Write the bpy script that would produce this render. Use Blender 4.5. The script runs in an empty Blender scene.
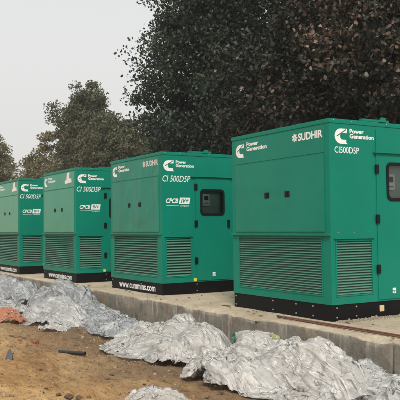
import bpy, bmesh, math, random
import numpy as np
from mathutils import Matrix, Vector, noise as mnoise

S = bpy.context.scene
COL = S.collection
R_ = math.radians

# ------------------------------------------------------------------ camera
cam = bpy.data.objects.new('camera', bpy.data.cameras.new('camera'))
COL.objects.link(cam)
yaw, pit, rol = -1.0306, 0.0379, -0.0109
F = Vector((math.sin(yaw)*math.cos(pit), math.cos(yaw)*math.cos(pit), math.sin(pit)))
Rt = Vector((math.cos(yaw), -math.sin(yaw), 0)); Up = Rt.cross(F)
R2 = Rt*math.cos(rol)+Up*math.sin(rol); U2 = -Rt*math.sin(rol)+Up*math.cos(rol)
M = Matrix((R2, U2, -F)).transposed().to_4x4()
M.translation = (6.7367, -5.8976, 1.1724)
cam.matrix_world = M
cam.data.sensor_width = 36; cam.data.lens = 64.8
cam.data.clip_start = .05; cam.data.clip_end = 6000
S.camera = cam

# node helpers
def N(t, typ, **kw):
    n = t.nodes.new(typ)
    for k, v in kw.items():
        if k.startswith('_'): setattr(n, k[1:], v)
        else: n.inputs[k].default_value = v
    return n
def ramp(t, src, stops, interp='LINEAR'):
    r = t.nodes.new('ShaderNodeValToRGB'); r.color_ramp.interpolation = interp
    e = r.color_ramp.elements
    while len(e) < len(stops): e.new(.5)
    for el, (p, c) in zip(e, stops):
        el.position = p; el.color = (*c, 1) if len(c) == 3 else c
    t.links.new(src, r.inputs[0]); return r
# ------------------------------------------------------------------ sky + sun
SUN_EL, SUN_AZ = R_(48), R_(118)      # azimuth clockwise from +Y
w = bpy.data.worlds.new('World'); S.world = w; w.use_nodes = True
nt = w.node_tree; nt.nodes.clear()
out = nt.nodes.new('ShaderNodeOutputWorld'); bg = nt.nodes.new('ShaderNodeBackground')
sky = nt.nodes.new('ShaderNodeTexSky'); sky.sky_type = 'NISHITA'; sky.sun_disc = False
sky.sun_elevation = SUN_EL; sky.sun_rotation = SUN_AZ
sky.air_density = 1.4; sky.dust_density = 6.0; sky.ozone_density = 1.0
hs = nt.nodes.new('ShaderNodeHueSaturation'); hs.inputs['Saturation'].default_value = .10
mx = nt.nodes.new('ShaderNodeMix'); mx.data_type = 'RGBA'; mx.inputs[0].default_value = .72
wr = N(nt, 'ShaderNodeTexCoord'); sz = N(nt, 'ShaderNodeSeparateXYZ'); nt.links.new(wr.outputs['Generated'], sz.inputs[0])
cr_ = ramp(nt, sz.outputs['Z'], [(.0, (8.1, 7.95, 7.6)), (.12, (8.0, 7.95, 7.75)), (.35, (7.7, 7.85, 7.85)), (1, (7.4, 7.6, 7.8))])
nt.links.new(cr_.outputs[0], mx.inputs[7])
nt.links.new(sky.outputs[0], hs.inputs['Color']); nt.links.new(hs.outputs[0], mx.inputs[6])
nt.links.new(mx.outputs[2], bg.inputs[0]); bg.inputs[1].default_value = .10
nt.links.new(bg.outputs[0], out.inputs[0])
sl = bpy.data.lights.new('sun', 'SUN'); sl.energy = 2.3; sl.angle = R_(11); sl.color = (1, .945, .86)
sun = bpy.data.objects.new('sun', sl); COL.objects.link(sun)
sd = Vector((math.sin(SUN_AZ)*math.cos(SUN_EL), math.cos(SUN_AZ)*math.cos(SUN_EL), math.sin(SUN_EL)))
sun.rotation_euler = sd.to_track_quat('Z', 'Y').to_euler(); sun.location = (10, -10, 20)
S.view_settings.view_transform = 'Standard'; S.view_settings.look = 'None'
S.view_settings.exposure = 0.26; S.view_settings.gamma = 1
S.view_settings.use_curve_mapping = False
S.render.engine = 'CYCLES'
S.cycles.transparent_max_bounces = 24; S.cycles.max_bounces = 8

# ------------------------------------------------------------------ materials
def nodes(name):
    m = bpy.data.materials.new(name); m.use_nodes = True
    t = m.node_tree; b = t.nodes['Principled BSDF']
    return m, t, b
def coords(t, scale=(1, 1, 1), kind='Object', world=False):
    if world: src = t.nodes.new('ShaderNodeNewGeometry').outputs['Position']
    else: src = t.nodes.new('ShaderNodeTexCoord').outputs[kind]
    mp = t.nodes.new('ShaderNodeMapping'); mp.inputs['Scale'].default_value = scale
    t.links.new(src, mp.inputs['Vector']); return mp.outputs[0]
def tex(t, vec, scale, detail=6, rough=.6, dist=0.0):
    n = N(t, 'ShaderNodeTexNoise', Scale=scale, Detail=detail, Roughness=rough, Distortion=dist)
    t.links.new(vec, n.inputs['Vector']); return n.outputs['Fac']
def mixc(t, fac, a, b, mode='MIX'):
    m = t.nodes.new('ShaderNodeMix'); m.data_type = 'RGBA'; m.blend_type = mode
    if isinstance(fac, (int, float)): m.inputs[0].default_value = fac
    else: t.links.new(fac, m.inputs[0])
    for i, x in ((6, a), (7, b)):
        if isinstance(x, tuple): m.inputs[i].default_value = (*x, 1)
        else: t.links.new(x, m.inputs[i])
    return m.outputs[2]
def bump(t, b, h, strength, dist, prev=None):
    n = N(t, 'ShaderNodeBump', Strength=strength, Distance=dist)
    t.links.new(h, n.inputs['Height'])
    if prev: t.links.new(prev, n.inputs['Normal'])
    t.links.new(n.outputs[0], b.inputs['Normal']); return n.outputs[0]
def plain(name, col, rough=.6, metal=0, spec=.5, var=.12, vs=9):
    m, t, b = nodes(name)
    v = coords(t, world=True)
    f = tex(t, v, vs)
    r = ramp(t, f, [(.3, tuple(c*(1-var) for c in col)), (.7, tuple(min(1, c*(1+var)) for c in col))])
    t.links.new(r.outputs[0], b.inputs['Base Color'])
    b.inputs['Roughness'].default_value = rough; b.inputs['Metallic'].default_value = metal
    b.inputs['Specular IOR Level'].default_value = spec
    return m

def paint(name, col, rough, coat, wav, dusty=.5, ior=1.5, crough=.12, wd=.05, spec=.12):
    m, t, b = nodes(name)
    v = coords(t, world=True)
    f = tex(t, v, 1.3, 5, .6)
    r = ramp(t, f, [(.3, tuple(c*.93 for c in col)), (.7, tuple(c*1.06 for c in col))])
    # settled dust: faint, streaky and stronger in the lowest part of the sheet metal
    d = tex(t, coords(t, (3, 3, .8), world=True), 3.0, 8, .7)
    geo = t.nodes.new('ShaderNodeNewGeometry'); sp = t.nodes.new('ShaderNodeSeparateXYZ')
    t.links.new(geo.outputs['Position'], sp.inputs[0])
    zr = ramp(t, sp.outputs['Z'], [(.15, (1, 1, 1)), (.95, (.25, .25, .25))])
    dr = ramp(t, d, [(.35, (0, 0, 0)), (.8, (.30*dusty, .30*dusty, .30*dusty))])
    mm = mixc(t, 1.0, dr.outputs[0], zr.outputs[0], 'MULTIPLY')
    c = mixc(t, mm, r.outputs[0], (.30, .27, .21))
    t.links.new(c, b.inputs['Base Color'])
    b.inputs['Roughness'].default_value = rough
    b.inputs['Specular IOR Level'].default_value = spec; b.inputs['Coat Weight'].default_value = coat; b.inputs['Coat Roughness'].default_value = crough; b.inputs['Coat IOR'].default_value = ior
    h = tex(t, coords(t, (1, 1, .8), world=True), 1.7, 2, .45, .6)
    bn = N(t, 'ShaderNodeBump', Strength=wav, Distance=wd)
    t.links.new(h, bn.inputs['Height'])
    t.links.new(bn.outputs[0], b.inputs['Normal']); t.links.new(bn.outputs[0], b.inputs['Coat Normal'])
    return m
TEAL = (.002, .190, .128)
M_side = paint('green_paint', TEAL, .45, .06, .12, .22)
M_front = [paint('green_paint_panel', TEAL, .40, .30, .35, .1, 1.4, .10, .06),
           paint('green_paint_wavy_panel', (.006, .195, .132), .38, .30, .6, .02, 1.5, .16, .06),
           paint('green_paint_sky_tint_panel', (.045, .275, .18), .38, .3, .3, .02, 1.5, .2, .05),  # sky reflection painted into the base colour as a paler green
           paint('green_paint_sky_tint_panel_far', (.07, .295, .195), .38, .3, .3, .02, 1.5, .2, .05)]  # same reflected sky in the base colour, a step paler
M_slat = paint('louvre_blade_paint', (.07, .20, .15), .40, .3, .05, 1.2)
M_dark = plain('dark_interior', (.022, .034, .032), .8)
M_recess = plain('control_bay', (.30, .40, .37), .5)
M_black = plain('black_skid_paint', (.0035, .0035, .004), .6, spec=.2, var=.35, vs=6)
M_rubber = plain('black_rubber', (.006, .006, .006), .55, spec=.2)
M_white = plain('white_vinyl', (.80, .80, .78), .4, var=.04)
M_offw = plain('offwhite_mark', (.78, .73, .71), .5, var=.12, vs=30)
M_pink = plain('faded_white_vinyl', (.70, .58, .54), .45, var=.15, vs=20)
M_teal_v = plain('teal_vinyl', (.01, .16, .11), .4)
M_yel = plain('yellow_tag', (.62, .60, .10), .5)
M_tan = plain('tan_tag', (.70, .50, .28), .5)
M_steel = plain('zinc_bolt', (.55, .55, .52), .35, .7)
M_ctrl = plain('controller_grey', (.78, .79, .79), .4, var=.05)
M_screen = plain('controller_screen', (.02, .03, .03), .12)

def glass_mat():
    m, t, b = nodes('tinted_glass')
    tr = N(t, 'ShaderNodeBsdfTransparent', Color=(.84, .88, .87, 1))
    gl = N(t, 'ShaderNodeBsdfGlossy', Roughness=.04)
    fr = N(t, 'ShaderNodeFresnel', IOR=1.6)
    mx = t.nodes.new('ShaderNodeMixShader')
    t.links.new(fr.outputs[0], mx.inputs[0]); t.links.new(tr.outputs[0], mx.inputs[1]); t.links.new(gl.outputs[0], mx.inputs[2])
    t.links.new(mx.outputs[0], t.nodes['Material Output'].inputs[0]); return m
M_glass = glass_mat()

def film_mat(name, col, clear, rough=.17, tint=None, crink=.22, dirt=(.35, .27, .18), dirtamt=.5):
    m, t, b = nodes(name)
    t.nodes.remove(b)
    v = coords(t, world=True)
    n1 = tex(t, v, 7, 6, .6, .4)
    c1 = ramp(t, n1, [(.3, tuple(c*.86 for c in col)), (.7, col)]).outputs[0]
    n2 = tex(t, v, 3.2, 8, .7)
    dm = ramp(t, n2, [(.5, (0, 0, 0)), (.78, (dirtamt,)*3)])
    c = mixc(t, dm.outputs[0], c1, dirt)
    # fine crinkles: ridged, warped noise
    def ridge(scale, dist):
        f = tex(t, v, scale, 3, .5, dist)
        m1 = t.nodes.new('ShaderNodeMath'); m1.operation = 'SUBTRACT'; m1.inputs[1].default_value = .5; t.links.new(f, m1.inputs[0])
        m2 = t.nodes.new('ShaderNodeMath'); m2.operation = 'ABSOLUTE'; t.links.new(m1.outputs[0], m2.inputs[0]); return m2.outputs[0]
    # long pulled wrinkles in the sheet's own coordinates (u runs across them)
    def pulled(sc, st, dist, sharp):
        vv = coords(t, (sc, sc*st, 1), 'UV'); f = tex(t, vv, 1.0, 3, .55, dist)
        m1 = t.nodes.new('ShaderNodeMath'); m1.operation = 'SUBTRACT'; m1.inputs[1].default_value = .5; t.links.new(f, m1.inputs[0])
        m2 = t.nodes.new('ShaderNodeMath'); m2.operation = 'ABSOLUTE'; t.links.new(m1.outputs[0], m2.inputs[0])
        m3 = N(t, 'ShaderNodeMapRange'); m3.inputs['From Max'].default_value = sharp; m3.inputs['To Min'].default_value = 1; m3.inputs['To Max'].default_value = 0
        t.links.new(m2.outputs[0], m3.inputs['Value']); return m3.outputs[0]
    w1 = pulled(5.5, .20, 1.0, .07); w2 = pulled(15, .16, .8, .10); w3 = pulled(8, 1.0, 1.3, .035)
    def calm(x, lo, hi, sc):
        k_ = ramp(t, tex(t, v, sc, 3, .5, .4), [(lo, (0, 0, 0)), (hi, (1, 1, 1))])
        q_ = t.nodes.new('ShaderNodeMath'); q_.operation = 'MULTIPLY'; t.links.new(x, q_.inputs[0]); t.links.new(k_.outputs[0], q_.inputs[1]); return q_.outputs[0]
    w1 = calm(w1, .32, .55, 2.2); w2 = calm(w2, .45, .66, 3.1); w3 = calm(w3, .40, .60, 2.7)
    b0 = N(t, 'ShaderNodeBump', Strength=.7, Distance=.018); t.links.new(w1, b0.inputs['Height'])
    b00 = N(t, 'ShaderNodeBump', Strength=.65, Distance=.006); t.links.new(w2, b00.inputs['Height']); t.links.new(b0.outputs[0], b00.inputs['Normal'])
    b1 = N(t, 'ShaderNodeBump', Strength=.5, Distance=.007); t.links.new(w3, b1.inputs['Height']); t.links.new(b00.outputs[0], b1.inputs['Normal'])
    b2 = N(t, 'ShaderNodeBump', Strength=crink, Distance=.012); t.links.new(ridge(26, .8), b2.inputs['Height'])
    t.links.new(b1.outputs[0], b2.inputs['Normal'])
    di = N(t, 'ShaderNodeBsdfDiffuse'); tl = N(t, 'ShaderNodeBsdfTranslucent')
    for s in (di, tl):
        t.links.new(c, s.inputs['Color']); t.links.new(b2.outputs[0], s.inputs['Normal'])
    a = N(t, 'ShaderNodeMixShader'); a.inputs[0].default_value = .32
    t.links.new(di.outputs[0], a.inputs[1]); t.links.new(tl.outputs[0], a.inputs[2])
    tr = N(t, 'ShaderNodeBsdfTransparent', Color=(.95, .96, .96, 1))
    # folded film is double and lets less through
    fo = mixc(t, .5, w1, w3, 'ADD'); fo = mixc(t, .35, fo, w2, 'ADD')
    cl = ramp(t, fo, [(0, (min(.92, clear*1.30),)*3), (1, (clear*.45,)*3)])
    p = N(t, 'ShaderNodeMixShader'); t.links.new(cl.outputs[0], p.inputs[0])
    t.links.new(a.outputs[0], p.inputs[1]); t.links.new(tr.outputs[0], p.inputs[2])
    gl = N(t, 'ShaderNodeBsdfGlossy', Roughness=rough); t.links.new(b2.outputs[0], gl.inputs['Normal'])
    fr = N(t, 'ShaderNodeFresnel', IOR=1.38); t.links.new(b2.outputs[0], fr.inputs['Normal'])
    f = N(t, 'ShaderNodeMixShader'); t.links.new(fr.outputs[0], f.inputs[0])
    t.links.new(p.outputs[0], f.inputs[1]); t.links.new(gl.outputs[0], f.inputs[2])
    t.links.new(f.outputs[0], t.nodes['Material Output'].inputs[0])
    return m
M_film_w = film_mat('white_polythene', (.97, .94, .89), .44, dirt=(.74, .60, .46), dirtamt=.45)
M_film_c = film_mat('milky_polythene', (.94, .93, .905), .50, dirt=(.5, .42, .33), dirtamt=.35)
M_film_g = film_mat('grey_polythene', (.84, .86, .87), .58, dirt=(.45, .41, .38), dirtamt=.45)
M_film_o = film_mat('orange_sheet', (.64, .235, .11), .10, rough=.4, dirtamt=.25)
M_film_t = film_mat('teal_film', (.03, .30, .20), .10, rough=.3, dirtamt=.1)
M_film_y = film_mat('yellow_film', (.70, .72, .35), .35, rough=.3, dirtamt=.1)

def ground_mat():
    m, t, b = nodes('sandy_soil')
    v = coords(t, world=True); vs = coords(t, (1, 2.6, 1), world=True)
    a = ramp(t, tex(t, vs, .55, 7, .62, .4), [(.32, (.36, .205, .095)), (.46, (.68, .39, .165)), (.62, (.90, .61, .30))])
    # greyer trampled soil near the plinth, warmer sand away from it (the soil itself changes)
    sp = t.nodes.new('ShaderNodeSeparateXYZ'); t.links.new(v, sp.inputs[0])
    ad = t.nodes.new('ShaderNodeMath'); ad.operation = 'MULTIPLY_ADD'; ad.inputs[1].default_value = 1.6
    t.links.new(tex(t, v, .9, 5), ad.inputs[0]); t.links.new(sp.outputs['Y'], ad.inputs[2])
    mr = N(t, 'ShaderNodeMapRange'); mr.inputs['From Min'].default_value = -2.6; mr.inputs['From Max'].default_value = -1.0
    t.links.new(ad.outputs[0], mr.inputs['Value'])
    c = mixc(t, mr.outputs[0], a.outputs[0], (.31, .215, .135))
    g = ramp(t, tex(t, vs, 6.5, 10, .74, .3), [(.34, (.42, .40, .38)), (.5, (1, 1, 1)), (.70, (1.22, 1.2, 1.12))])
    c = mixc(t, .9, c, g.outputs[0], 'MULTIPLY')
    g2 = ramp(t, tex(t, vs, 48, 6, .7), [(.36, (.45, .42, .38)), (.48, (1, 1, 1)), (.7, (1.12, 1.1, 1.08))])
    c = mixc(t, .8, c, g2.outputs[0], 'MULTIPLY')
    dk = ramp(t, tex(t, vs, 2.3, 10, .75, .8), [(.57, (1, 1, 1)), (.68, (.50, .42, .35))])
    c = mixc(t, .8, c, dk.outputs[0], 'MULTIPLY')
    t.links.new(c, b.inputs['Base Color']); b.inputs['Roughness'].default_value = .95
    b.inputs['Specular IOR Level'].default_value = .15
    n1 = bump(t, b, tex(t, v, 8, 10, .75), 1.0, .07)
    bump(t, b, tex(t, v, 50, 6, .75), .9, .018, n1)
    return m
M_ground = ground_mat()

def concrete_mat():
    m, t, b = nodes('weathered_concrete')
    v = coords(t, world=True)
    geo = t.nodes.new('ShaderNodeNewGeometry')
    sn = t.nodes.new('ShaderNodeSeparateXYZ'); t.links.new(geo.outputs['True Normal'], sn.inputs[0])
    # top: dusty sand coloured screed
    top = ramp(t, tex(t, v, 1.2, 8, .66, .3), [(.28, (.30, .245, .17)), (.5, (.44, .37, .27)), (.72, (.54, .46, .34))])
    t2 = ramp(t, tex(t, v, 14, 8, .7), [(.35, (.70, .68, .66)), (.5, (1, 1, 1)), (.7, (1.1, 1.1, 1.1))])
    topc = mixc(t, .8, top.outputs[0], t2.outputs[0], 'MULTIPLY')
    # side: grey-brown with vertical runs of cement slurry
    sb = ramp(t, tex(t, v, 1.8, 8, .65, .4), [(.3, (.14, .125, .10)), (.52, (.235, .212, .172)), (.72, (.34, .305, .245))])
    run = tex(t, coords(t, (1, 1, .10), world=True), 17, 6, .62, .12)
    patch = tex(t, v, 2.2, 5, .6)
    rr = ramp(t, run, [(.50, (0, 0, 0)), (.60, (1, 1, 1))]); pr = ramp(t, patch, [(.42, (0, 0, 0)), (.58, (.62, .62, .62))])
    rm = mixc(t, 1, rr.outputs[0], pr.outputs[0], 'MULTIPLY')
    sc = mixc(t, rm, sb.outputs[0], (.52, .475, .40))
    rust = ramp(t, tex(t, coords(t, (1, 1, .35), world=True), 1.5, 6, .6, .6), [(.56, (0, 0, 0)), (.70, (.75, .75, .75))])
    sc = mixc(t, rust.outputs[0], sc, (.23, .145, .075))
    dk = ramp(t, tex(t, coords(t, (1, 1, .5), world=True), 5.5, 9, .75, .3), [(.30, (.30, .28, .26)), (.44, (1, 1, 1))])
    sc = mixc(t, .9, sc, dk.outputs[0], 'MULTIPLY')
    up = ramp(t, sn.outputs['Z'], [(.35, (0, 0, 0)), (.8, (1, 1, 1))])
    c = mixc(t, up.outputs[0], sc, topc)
    t.links.new(c, b.inputs['Base Color']); b.inputs['Roughness'].default_value = .9
    b.inputs['Specular IOR Level'].default_value = .2
    n1 = bump(t, b, tex(t, v, 9, 10, .7), .6, .03)
    bump(t, b, tex(t, v, 55, 5, .7), .4, .006, n1)
    return m
M_conc = concrete_mat()

def leaf_mat(name, cols, trans=.25, rough=.45, bigs=.85):
    m, t, b = nodes(name)
    g = t.nodes.new('ShaderNodeNewGeometry')
    v = coords(t, world=True)
    big = tex(t, v, bigs, 3, .55)
    ad = t.nodes.new('ShaderNodeMath'); ad.operation = 'MULTIPLY_ADD'; ad.inputs[1].default_value = .42
    t.links.new(g.outputs['Random Per Island'], ad.inputs[0])
    mu = t.nodes.new('ShaderNodeMath'); mu.operation = 'MULTIPLY'; mu.inputs[1].default_value = .80
    t.links.new(big, mu.inputs[0]); t.links.new(mu.outputs[0], ad.inputs[2])
    r = ramp(t, ad.outputs[0], cols)
    t.nodes.remove(b)
    p = N(t, 'ShaderNodeBsdfPrincipled', Roughness=rough); p.inputs['Specular IOR Level'].default_value = .28
    tl = N(t, 'ShaderNodeBsdfTranslucent')
    t.links.new(r.outputs[0], p.inputs['Base Color']); t.links.new(r.outputs[0], tl.inputs['Color'])
    mxs = N(t, 'ShaderNodeMixShader'); mxs.inputs[0].default_value = trans
    t.links.new(p.outputs[0], mxs.inputs[1]); t.links.new(tl.outputs[0], mxs.inputs[2])
    t.links.new(mxs.outputs[0], t.nodes['Material Output'].inputs[0]); return m
M_leaf_dark = leaf_mat('dark_leaves', [(.28, (.006, .011, .009)), (.5, (.018, .031, .022)), (.72, (.050, .074, .050)), (.95, (.11, .145, .095))])
M_leaf_brown = leaf_mat('brown_tinged_leaves', [(.15, (.008, .013, .010)), (.54, (.017, .024, .017)), (.68, (.036, .038, .027)), (.78, (.14, .098, .074)), (.90, (.36, .26, .20))], bigs=.42)
M_leaf_olive = leaf_mat('olive_leaves', [(.15, (.038, .045, .026)), (.5, (.078, .085, .048)), (.9, (.16, .155, .09))], .3)
M_leaf_light = leaf_mat('light_olive_leaves', [(.15, (.08, .08, .045)), (.5, (.16, .15, .08)), (.9, (.28, .24, .13))], .35)
M_leaf_dry = leaf_mat('dry_leaves', [(.15, (.05, .035, .022)), (.5, (.10, .07, .045)), (.9, (.17, .125, .08))], .25)
M_bark = plain('bark', (.075, .06, .048), .9, var=.35, vs=5)
M_twig = plain('twig_bark', (.19, .155, .12), .9, var=.3, vs=5)

# ------------------------------------------------------------------ helpers
def link(name, me, mat=None, parent=None, loc=None):
    o = bpy.data.objects.new(name, me); COL.objects.link(o)
    if mat is not None:
        for m in (mat if isinstance(mat, (list, tuple)) else [mat]): me.materials.append(m)
    if parent: o.parent = parent
    if loc: o.location = loc
    return o
def tag(o, label=None, cat=None, group=None, kind=None):
    for k, v in (('label', label), ('category', cat), ('group', group), ('kind', kind)):
        if v: o[k] = v
    return o
def empty(name, loc, rz=0):
    o = bpy.data.objects.new(name, None); COL.objects.link(o)
    o.location = loc; o.rotation_euler = (0, 0, rz); o.empty_display_size = .3; return o
def npmesh(name, V, Fq, smooth=False):
    V = np.asarray(V, np.float32); Fq = np.asarray(Fq, np.int32); k = Fq.shape[1]
    me = bpy.data.meshes.new(name)
    me.vertices.add(len(V)); me.vertices.foreach_set('co', V.ravel())
    me.loops.add(Fq.size); me.loops.foreach_set('vertex_index', Fq.ravel())
    me.polygons.add(len(Fq)); me.polygons.foreach_set('loop_start', np.arange(0, Fq.size, k, dtype=np.int32))
    if smooth: me.polygons.foreach_set('use_smooth', np.ones(len(Fq), bool))
    me.update(calc_edges=True); me.validate(); return me
def bm_mesh(name, bm, smooth=False):
    me = bpy.data.meshes.new(name)
    bmesh.ops.recalc_face_normals(bm, faces=bm.faces)
    if smooth:
        for f in bm.faces: f.smooth = True
    bm.to_mesh(me); bm.free(); return me
def box(bm, x0, x1, y0, y1, z0, z1, bev=0.0, mi=0, segs=2):
    r = bmesh.ops.create_cube(bm, size=1)
    for v in r['verts']:
        v.co = Vector(((x0+x1)/2+v.co.x*(x1-x0), (y0+y1)/2+v.co.y*(y1-y0), (z0+z1)/2+v.co.z*(z1-z0)))
    fs = set(f for v in r['verts'] for f in v.link_faces)
    for f in fs: f.material_index = mi
    if bev:
        es = list(set(e for v in r['verts'] for e in v.link_edges))
        bmesh.ops.bevel(bm, geom=es, offset=bev, segments=segs, affect='EDGES', profile=.7)
def tube(bm, pts, rads, n=8, cap=True):
    pts = [Vector(p) for p in pts]
    if not isinstance(rads, (list, tuple)): rads = [rads]*len(pts)
    rings = []
    ref = Vector((.3, .2, 1)).normalized()
    for i, p in enumerate(pts):
        d = (pts[min(i+1, len(pts)-1)]-pts[max(i-1, 0)]).normalized()
        a = d.cross(ref)
        if a.length < 1e-3: a = d.cross(Vector((1, 0, 0)))
        a.normalize(); b = d.cross(a)
        rings.append([bm.verts.new(p+(a*math.cos(2*math.pi*k/n)+b*math.sin(2*math.pi*k/n))*rads[i]) for k in range(n)])
    for i in range(len(rings)-1):
        for k in range(n):
            f = bm.faces.new((rings[i][k], rings[i][(k+1) % n], rings[i+1][(k+1) % n], rings[i+1][k])); f.smooth = True
    if cap:
        bm.faces.new(rings[0][::-1]); bm.faces.new(rings[-1])
def vnoise(P, seed=0):
    """value noise on Nx3 / Nx2 array"""
    P = np.asarray(P, float)
    if P.shape[1] == 2: P = np.c_[P, np.zeros(len(P))]
    i = np.floor(P).astype(np.int64); f = P-i; f = f*f*(3-2*f)
    def h(a, b, c):
        n = (a*374761393+b*668265263+c*2147483647+seed*1274126177) & 0xffffffff
        n = ((n ^ (n >> 13))*1274126177) & 0xffffffff
        return ((n ^ (n >> 16)) & 0xffff)/65535.0
    r = 0
    for dx in (0, 1):
        for dy in (0, 1):
            for dz in (0, 1):
                wgt = (f[:, 0] if dx else 1-f[:, 0])*(f[:, 1] if dy else 1-f[:, 1])*(f[:, 2] if dz else 1-f[:, 2])
                r = r+wgt*h(i[:, 0]+dx, i[:, 1]+dy, i[:, 2]+dz)
    return r*2-1
def fbm(P, oct=4, seed=0, gain=.5):
    P = np.asarray(P, float); r = 0; a = 1
    for o in range(oct): r = r+a*vnoise(P*2**o+17.3*o, seed+o); a *= gain
    return r

GZ = -0.5
# ------------------------------------------------------------------ ground
def ground_h(x, y):
    P = np.c_[x, y]
    fade = np.clip(1-np.maximum(np.maximum(-12-x, x-7), np.maximum(-6.5-y, y+.2))/3, 0, 1)
    dent = np.clip(vnoise(P*np.array([2.6, 3.4])+3.3, 77)-.35, 0, 1)       # trodden hollows
    rut = np.clip(1-np.abs(y+3.0+.25*np.sin(x*.8)-.12*x)/.16, 0, 1)
    return GZ+fade*(.035*fbm(P*.7, 3, 5)+.022*fbm(P*3, 3, 9)+.011*fbm(P*11, 3, 3)-.055*dent-.018*rut)
xs = np.r_[-3000, -900, -300, -120, -60, -35, -22, np.arange(-14, 7.5, .06), 10, 18, 40, 120, 400, 1500]
ys = np.r_[-1500, -400, -120, -40, -18, -10, np.arange(-7, -.2, .06), 1, 4, 8, 16, 40, 120, 400, 1500, 3000]
X, Y = np.meshgrid(xs, ys, indexing='ij'); nx, ny = X.shape
V = np.c_[X.ravel(), Y.ravel(), ground_h(X.ravel(), Y.ravel())]
I = np.arange(nx*ny).reshape(nx, ny)
Q = np.stack([I[:-1, :-1], I[1:, :-1], I[1:, 1:], I[:-1, 1:]], -1).reshape(-1, 4)
tag(link('ground', npmesh('ground', V, Q, True), M_ground), kind='structure')

# ------------------------------------------------------------------ concrete slab the sets stand on
def slab():
    x0, x1, y0, y1 = -26, 9, -.5, 6.6
    JX = (1.47, -2.98, -7.45, -11.9)
    xs = np.unique(np.round(np.r_[x0, -20, np.arange(-15, 6, .045), 7.5, x1, [j+q for j in JX for q in (-.014, -.006, .006, .014)]], 4))
    # profile: bottom front -> top front (worn edge) -> back
    prof = [(0, -.62)]+[(0, z) for z in np.arange(-.58, -.02, .045)]+[(.004, -.018), (.018, -.004), (.05, 0)] + \
           [(d, 0) for d in (.1, .16, .24, .34, .5, .7, 1, 1.5, 2.2, 3.2, 4.5, 5.8)]+[(y1-y0, 0), (y1-y0, -.62)]
    A = []
    for x in xs:
        for d, z in prof: A.append((x, y0+d, z))
    A = np.array(A); n = len(prof)
    side = (A[:, 1] < y0+.06)
    d = .014*fbm(A*np.array([2.2, 2.2, 2.2]), 4, 2)+.006*fbm(A*14, 3, 8)
    A[:, 1] += np.where(side, d, 0)
    A[:, 2] += np.where(A[:, 2] > -.03, .005*fbm(A[:, :2]*3, 3, 4), 0)
    chip = np.clip(fbm(np.c_[A[:, 0]*1.7, A[:, 0]*0], 3, 12)-.35, 0, 1)
    A[:, 2] -= np.where(side & (A[:, 2] > -.03), chip*.05, 0)
    for j in JX: A[:, 1] += np.where((np.abs(A[:, 0]-j) < .008) & (A[:, 1] < y0+.06), .02, 0)
    I = np.arange(len(xs)*n).reshape(len(xs), n)
    Q = np.stack([I[:-1, :-1], I[1:, :-1], I[1:, 1:], I[:-1, 1:]], -1).reshape(-1, 4)
    me = npmesh('concrete_slab', A, Q, True)
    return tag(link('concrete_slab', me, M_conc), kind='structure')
slab()

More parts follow.
